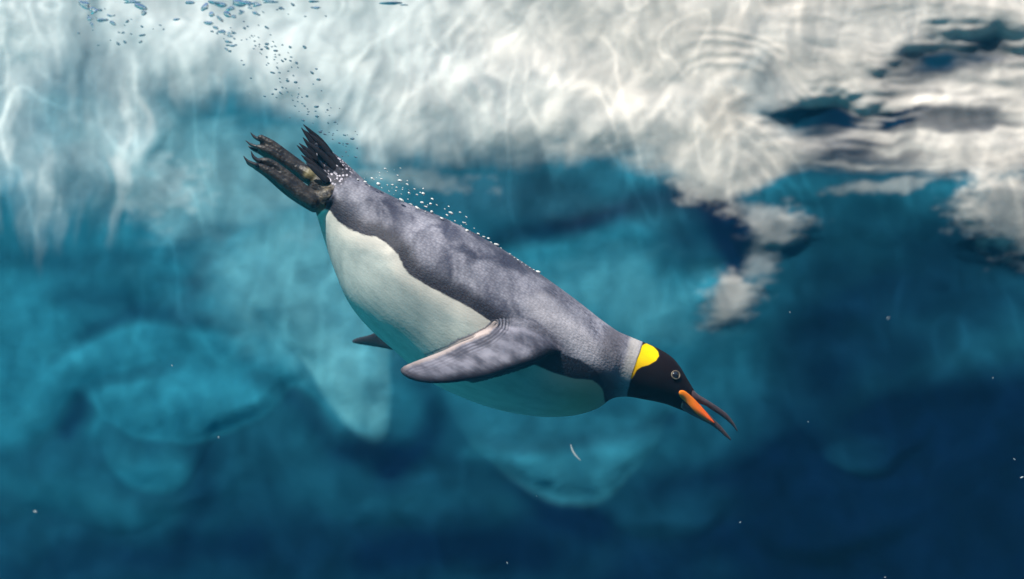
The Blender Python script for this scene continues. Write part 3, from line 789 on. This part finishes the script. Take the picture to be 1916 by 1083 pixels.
for side in (1, -1):
    bm = bmesh.new(); fv = []; bv = []
    for i, row in enumerate(grid):
        fr_, br_ = [], []
        for j, (px, py, _) in enumerate(row):
            bulge = math.sin(math.pi * j / 8) * min(1, 6 * min(i, len(grid) - 1 - i) / len(grid))
            p = W(px, py, gy[i, j] - 0.0012 - 0.0022 * bulge); p2 = W(px, py, gy[i, j] + 0.004)
            if side < 0:
                p = np.array([p[0], 2 * D - p[1], p[2]]); p2 = np.array([p2[0], 2 * D - p2[1], p2[2]])
            fr_.append(bm.verts.new(p)); br_.append(bm.verts.new(p2))
        fv.append(fr_); bv.append(br_)
    R, Cn = len(fv), len(fv[0])
    for i in range(R - 1):
        for j in range(Cn - 1):
            bm.faces.new((fv[i][j], fv[i][j + 1], fv[i + 1][j + 1], fv[i + 1][j]))
            bm.faces.new((bv[i][j], bv[i + 1][j], bv[i + 1][j + 1], bv[i][j + 1]))
        bm.faces.new((fv[i][0], fv[i + 1][0], bv[i + 1][0], bv[i][0]))
        bm.faces.new((fv[i][-1], bv[i][-1], bv[i + 1][-1], fv[i + 1][-1]))
    for j in range(Cn - 1):
        bm.faces.new((fv[0][j], bv[0][j], bv[0][j + 1], fv[0][j + 1]))
        bm.faces.new((fv[-1][j], fv[-1][j + 1], bv[-1][j + 1], bv[-1][j]))
    pl = link('orange_plate', bm_mesh('orange_plate', bm), om, root)
    pl['label'] = 'orange plate along the lower half of the beak'

# eyes: pale ring of lid, dark glossy ball
eye_mat = simple_mat('eye_ball', (0.012, 0.014, 0.022), 0.08, 0.2, 80.0, 0.0, 0.6)
lid_mat = simple_mat('eye_lid', (0.17, 0.14, 0.10), 0.45, 0.9, 260.0)
h = near_surface(1263.5, 701.5, [bvh_body])
for side in (1, -1):
    c = np.array(h[0]); nrm = np.array(h[1])
    if side < 0:
        c = np.array([c[0], 2 * D - c[1], c[2]]); nrm = nrm * np.array([1, -1, 1])
    bm = bmesh.new()
    bmesh.ops.create_uvsphere(bm, u_segments=24, v_segments=16, radius=0.0078)
    bmesh.ops.translate(bm, vec=tuple(c - nrm * 0.0035), verts=bm.verts)
    eo = link('eye', bm_mesh('eye', bm), eye_mat, root)
    u = np.cross(nrm, [0, 0, 1]); u /= np.linalg.norm(u); v = np.cross(nrm, u)
    bm = bmesh.new(); rr = []
    for k in range(33):
        a = 2 * math.pi * k / 32
        rad = 0.0078 * (1 + 0.10 * math.cos(2 * a))
        dirv = u * math.cos(a) + v * math.sin(a)
        cc = c + dirv * rad * 0.93 + nrm * 0.0012
        rr.append([cc + (dirv * math.cos(b) + nrm * math.sin(b)) * 0.0010 for b in np.linspace(0, 2 * math.pi, 9)[:-1]])
    loft(bm, rr, cap=False)
    bmesh.ops.remove_doubles(bm, verts=bm.verts, dist=1e-6)
    lid = link('eyelid', bm_mesh('eyelid', bm), lid_mat)
    lid.parent = eo

# claws
claw_mat = simple_mat('black_claw', (0.016, 0.014, 0.016), 0.35, 0.3, 120.0)
for pts, y in (([(492, 261), (483, 260), (475, 255), (469, 248)], D + .02), ([(489, 276), (478, 274), (469, 270), (460, 263)], D + .01), ([(489, 285), (478, 281), (470, 277), (465, 273)], D + .016),
               ([(486, 302), (478, 297), (473, 291), (470, 283)], D - .035), ([(480, 309), (470, 305), (462, 300), (456, 292)], D - .047), ([(482, 314), (471, 309), (464, 305), (460, 299)], D - .03)):
    bm = bmesh.new()
    q = spline([(a, b, r) for (a, b), r in zip(pts, (4.6, 3.8, 2.6, .7))], 9)
    tube(bm, [W(a, b, y) for a, b, r in q], [r * D / F for a, b, r in q], 10)
    link('claw', bm_mesh('claw', bm), claw_mat, root)

# stiff tail feathers
tailm = simple_mat('tail_feather_black', (0.009, 0.009, 0.014), 0.7, 0.5, 150.0, 0.4, 0.15)
for k, (a, b, tip) in enumerate([((634, 312), (604, 268), (568, 233)), ((628, 312), (596, 270), (565, 241)), ((624, 316), (592, 276), (564, 239)), ((620, 320), (588, 284), (567, 257)), ((618, 322), (588, 292), (560, 268)),
                                 ((616, 328), (586, 300), (556, 272)), ((614, 334), (590, 312), (564, 290)), ((640, 318), (608, 276), (574, 246)), ((630, 318), (600, 286), (570, 262)), ((612, 338), (594, 322), (573, 304))]):
    bm = bmesh.new(); y0 = D + .018 - .005 * k + .004 * (k % 3)
    q = spline([(a[0] + .25 * (a[0] - b[0]), a[1] + .25 * (a[1] - b[1]), 1.5), (*a, 6.5), (*b, 5.6), ((b[0] + 2 * tip[0]) / 3, (b[1] + 2 * tip[1]) / 3, 3.4), (*tip, .7)], 14)
    tube(bm, [W(u_, v_, y0) for u_, v_, r in q], [r * D / F for u_, v_, r in q], 10, 0.4)
    link('tail_feather', bm_mesh('tail_feather', bm), tailm, root)

# ------------------------------------------------------------------ bubbles
white_b = bpy.data.materials.new('silvery_bubble'); t = NT(white_b)
pr = t.n('ShaderNodeBsdfPrincipled', i_Roughness=0.25); pr.inputs['Base Color'].default_value = rgb(0.82, 0.86, 0.85); pr.inputs['Specular IOR Level'].default_value = 0.9
tc = t.n('ShaderNodeTexCoord'); nz = t.noise(tc.outputs['Object'], 3.0, 2.0); bp = t.n('ShaderNodeBump', i_Strength=0.4, i_Distance=0.3)
t.set(bp.inputs['Height'], nz.outputs[0]); t.set(pr.inputs['Normal'], bp.outputs[0]); t.set(t.out.inputs[0], pr.outputs[0])
dark_b = bpy.data.materials.new('air_bubble'); t = NT(dark_b)
tc = t.n('ShaderNodeTexCoord'); nz = t.noise(tc.outputs['Object'], 2.5, 2.0); bp = t.n('ShaderNodeBump', i_Strength=0.3, i_Distance=0.3); t.set(bp.inputs['Height'], nz.outputs[0])
gb = t.n('ShaderNodeBsdfGlass', i_IOR=0.75, i_Roughness=0.02); gb.inputs['Color'].default_value = rgb(0.72, 0.77, 0.79)
t.set(gb.inputs['Normal'], bp.outputs[0]); t.set(t.out.inputs[0], gb.outputs[0])

def bubble_mesh(name, mat, seed, rough):
    r_ = random.Random(seed)
    bm = bmesh.new(); bmesh.ops.create_icosphere(bm, subdivisions=2, radius=1.0)
    ph = [r_.uniform(0, 6.28) for _ in range(6)]
    for v in bm.verts:
        x, y, z = v.co
        v.co *= 1 + rough * (math.sin(3 * x + ph[0]) + math.sin(4 * y + ph[1]) + math.sin(3.5 * z + ph[2])) / 3
    me = bm_mesh(name, bm); me.materials.append(mat)
    return me
wm = [bubble_mesh('silvery_bubble', white_b, k, 0.22) for k in range(5)]
dm = [bubble_mesh('dark_bubble', dark_b, 20 + k, 0.28) for k in range(5)]

def bubble(name, me, px, py, y, rx, rz, ang, label, group):
    o = bpy.data.objects.new(name, me); scene.collection.objects.link(o)
    o.location = W(px, py, y)
    s = y / F
    o.scale = (rx * s, (rx + rz) / 2 * s, rz * s)
    o.rotation_euler = (0, math.radians(ang), 0)
    tag(o, label, 'bubble', group)

WB = [(330,155),(400,145),(490,180),(265,205),(140,215),(205,235),(320,255),(400,265),(445,262),(510,225),(575,258),(480,285),(590,310),(640,300),(475,315),(415,318),(715,340),(660,350),(690,330),(395,352),
      (525,398),(600,440),(665,470),(705,418),(735,497),(795,387),(780,430),(835,440),(905,475),(940,452),(740,455),(790,500),(925,530),(960,510),(880,560),(920,570),(995,580),(1070,595),(1095,610),(1050,620),
      (1165,645),(1100,665),(1200,695),(1250,720),(1290,735),(1230,755),(1310,770),(1360,790),(1400,820),(1340,830),(1480,870),(1515,905),(1550,925),(1585,945),(1620,970),(1655,990),(1690,1010),(1725,1030),
      (380,120),(460,130),(515,115),(310,150),(440,290),(535,290),(350,285),(575,225),(715,295),(455,345),(240,275),(1040,505),(1095,545),(1085,595),(590,335)]
NB0 = len(WB)
for _ in range(42):
    q = random.random(); e_ = (110 + 1500 * q, 150 + 830 * q + 60 * math.sin(3.1 * q))
    WB.append((e_[0] + random.uniform(-20, 190) * (1 - q), e_[1] - random.uniform(-10, 90) * (1 - 0.8 * q)))
for k, (a, b) in enumerate(WB):
    px = 640 + a / 4.7075; py = 290 + b / 4.7075
    big = 1.12 if k < 58 else (0.7 if k < NB0 else 0.5)
    r = big * random.choice((1.0, 1.4, 1.8, 2.3, 2.8, 3.5))
    bubble('silvery_bubble', wm[k % 5], px, py, D - 0.01 + random.uniform(-.03, .02), r * random.uniform(1.1, 1.7), r * .75, 28 + random.uniform(-14, 14),
           'small silvery air bubble streaming off the back of the diving penguin', 'silvery bubbles along the penguin back')

DB = [(255,75),(275,145),(375,100),(375,170),(405,80),(575,95),(525,55),(605,30),(735,50),(740,15),(455,235),(380,300),(430,297),(432,322),(465,315),(395,333),(535,303),(587,317),(685,317),(490,342),(515,370),(430,385),(480,402),
      (555,398),(595,385),(590,410),(632,425),(640,455),(535,410),(470,490),(515,490),(610,510),(625,555),(570,545),(575,480),(780,537),(765,465),(735,490),(322,527),(260,408),(275,437),(800,612),(490,603),(535,590),(525,628),(570,620),
      (470,635),(415,650),(495,657),(600,645),(605,675),(645,635),(700,650),(620,715),(670,700),(685,715),(710,755),(765,720),(768,785),(760,750),(845,700),(840,742),(675,812),(585,795),(890,825),(845,830),(875,940),(920,965),(968,970),
      (955,912),(1008,937),(965,1025),(790,890),(740,830),(430,185),(280,190),(140,262),(145,230),(165,305),(222,300),(60,212),(95,225),(205,222),(210,260),(260,270),(500,65),(545,60),(340,85),(180,345),(690,110),(830,108),(1040,1000),(1030,1060),(820,905),(905,880)]
for _ in range(70):
    q = random.random(); ta, tb = np.interp(q, [0, .3, .6, 1], [200, 430, 600, 1010]), np.interp(q, [0, .3, .6, 1], [150, 330, 590, 1010])
    DB.append((ta + random.gauss(0, 55), tb + random.gauss(0, 45)))
for k, (a, b) in enumerate(DB):
    px = 380 + a / 3.61; py = b / 3.61
    far = max(0, min(1, (240 - py) / 240))
    r = (random.choice((1.2, 1.6, 2.0, 2.6)) if k < 95 else random.uniform(.8, 1.4)) + 0.8 * far * random.random()
    bubble('dark_bubble', dm[k % 5], px, py, 2.62 + 0.40 * far + random.uniform(-.05, .05), r * random.uniform(1.2, 1.8), r * .8, 15 + random.uniform(-20, 30),
           'small dark air bubble rising in the trail between tail and surface', 'dark bubbles between the tail and the surface')
LB = [(360,120),(425,105),(530,185),(690,255),(660,300),(280,360),(110,395),(590,385),(735,405),(870,420),(1000,345),(490,480),(580,520),(660,500),(740,230),(380,240),(640,390),(225,180),(850,500),(345,540),(1085,300),(1125,350),(865,315),(320,210)]
for k, (a, b) in enumerate(LB):
    px = 130 + a / 6.387; py = b / 6.387
    r = random.choice((1.2, 1.7, 2.2, 2.8))
    bubble('dark_bubble', dm[k % 5], px, py, 3.0 + random.uniform(-.1, .1), r * random.uniform(1.3, 2.2), r * .8, random.uniform(-30, 40),
           'small dark air bubble drifting below the surface at the upper left', 'dark bubbles below the surface at the upper left')
# air pockets torn into the surface by the splash
clear_b = bpy.data.materials.new('clear_air'); t = NT(clear_b)
gb = t.n('ShaderNodeBsdfGlass', i_IOR=0.75, i_Roughness=0.0); gb.inputs['Color'].default_value = rgb(0.96, 0.98, 0.98); t.set(t.out.inputs[0], gb.outputs[0])
def pocket_mesh(seed):
    r_ = random.Random(seed)
    bm = bmesh.new(); bmesh.ops.create_icosphere(bm, subdivisions=3, radius=1.0)
    w = [(Vector((r_.uniform(-1, 1), r_.uniform(-1, 1), r_.uniform(-1, 1))).normalized() * r_.uniform(1.5, 4.5), r_.uniform(0, 6.3), r_.uniform(.08, .2)) for _ in range(7)]
    for v in bm.verts:
        v.co *= 1 + sum(a_ * math.sin(v.co.dot(d_) + p_) for d_, p_, a_ in w)
    me = bm_mesh('air_pocket', bm); me.materials.append(clear_b)
    return me
pm = [pocket_mesh(40 + k) for k in range(7)]
PK = [(160, 8, 13, 8, 30), (176, 20, 10, 6, -20), (168, 34, 9, 4, 10), (190, 38, 12, 5, -8), (206, 30, 6, 3, 25), (172, 46, 8, 4, 40), (262, 14, 13, 5, 20), (270, 24, 5, 6, 60), (246, 3, 18, 4, 0), (384, 12, 8, 9, 40), (398, 5, 13, 5, 10),
      (414, 10, 15, 7, 15), (432, 16, 11, 6, -15), (446, 8, 13, 7, 10), (462, 4, 16, 5, 5), (480, 9, 10, 4, -8), (396, 26, 8, 5, 20), (410, 34, 9, 5, 40), (392, 44, 10, 5, 10), (404, 52, 8, 4, 20), (424, 28, 8, 5, 30), (438, 30, 6, 4, 10),
      (505, 3, 17, 3, 0), (592, 14, 11, 2.6, 0), (585, 3, 11, 3, -4), (735, 7, 24, 2.8, 0), (757, 9, 10, 2, 0), (210, 44, 7, 3, 30), (416, 58, 9, 4, 0), (430, 66, 7, 4, 20), (478, 24, 7, 3, 10), (426, 78, 8, 4, 10), (436, 86, 7, 3, 5), (424, 92, 6, 3, 30),
      (355, 6, 9, 3, 0), (452, 22, 7, 4, -30), (468, 14, 6, 3, 20), (330, 36, 10, 2.5, -6)]
for k, (px, py, rx, rz, an) in enumerate(PK):
    bubble('air_pocket', pm[k % 7], px, py, 3.05 + random.uniform(-.12, .12), rx * .85, rz * .8, an,
           'ragged clear pocket of air torn under the surface by the splash', 'air pockets of the splash')

# ------------------------------------------------------------------ drifting specks and a feather
speck_mat = simple_mat('pale_speck', (0.40, 0.46, 0.48), 0.7, 0.2, 500.0)
sp_me = bubble_mesh('speck', speck_mat, 77, 0.35)
SPK = [(322, 684, 2.2, D), (467, 175, 1.6, D), (1662, 595, 2.6, 1.9), (1898, 859, 2.6, D), (1912, 893, 3.4, D), (409, 818, 2.4, 2.2), (1385, 977, 2, D), (949, 1053, 2.4, D), (1478, 584, 1.8, D), (66, 957, 3.4, 2.0), (1004, 928, 1.8, D), (1656, 1080, 2, D), (1512, 789, 1.6, D), (1858, 707, 1.6, 2.3)]
for k, (px, py, r, y) in enumerate(SPK):
    o = bpy.data.objects.new('speck', sp_me); scene.collection.objects.link(o)
    o.location = W(px, py, y); s = y / F * r * .6
    o.scale = (s * 1.3, s, s * .8); o.rotation_euler = (0, random.uniform(0, 3), 0)
    tag(o, 'tiny pale speck drifting in the blue water', 'speck', 'specks drifting in the water')
bm = bmesh.new()
q = spline([(1068, 832, .7), (1071, 842, 1.6), (1077, 852, 1.6), (1086, 861, .6)], 14)
tube(bm, [W(a, b, D) - W(1077, 847, D) for a, b, r in q], [r * D / F for a, b, r in q], 8, 0.4)
fo = link('loose_feather', bm_mesh('loose_feather', bm), speck_mat); fo.location = W(1077, 847, D - .4); fo.scale = (.85, .85, .85)
tag(fo, 'thin curved white feather drifting below the penguin chest', 'feather')
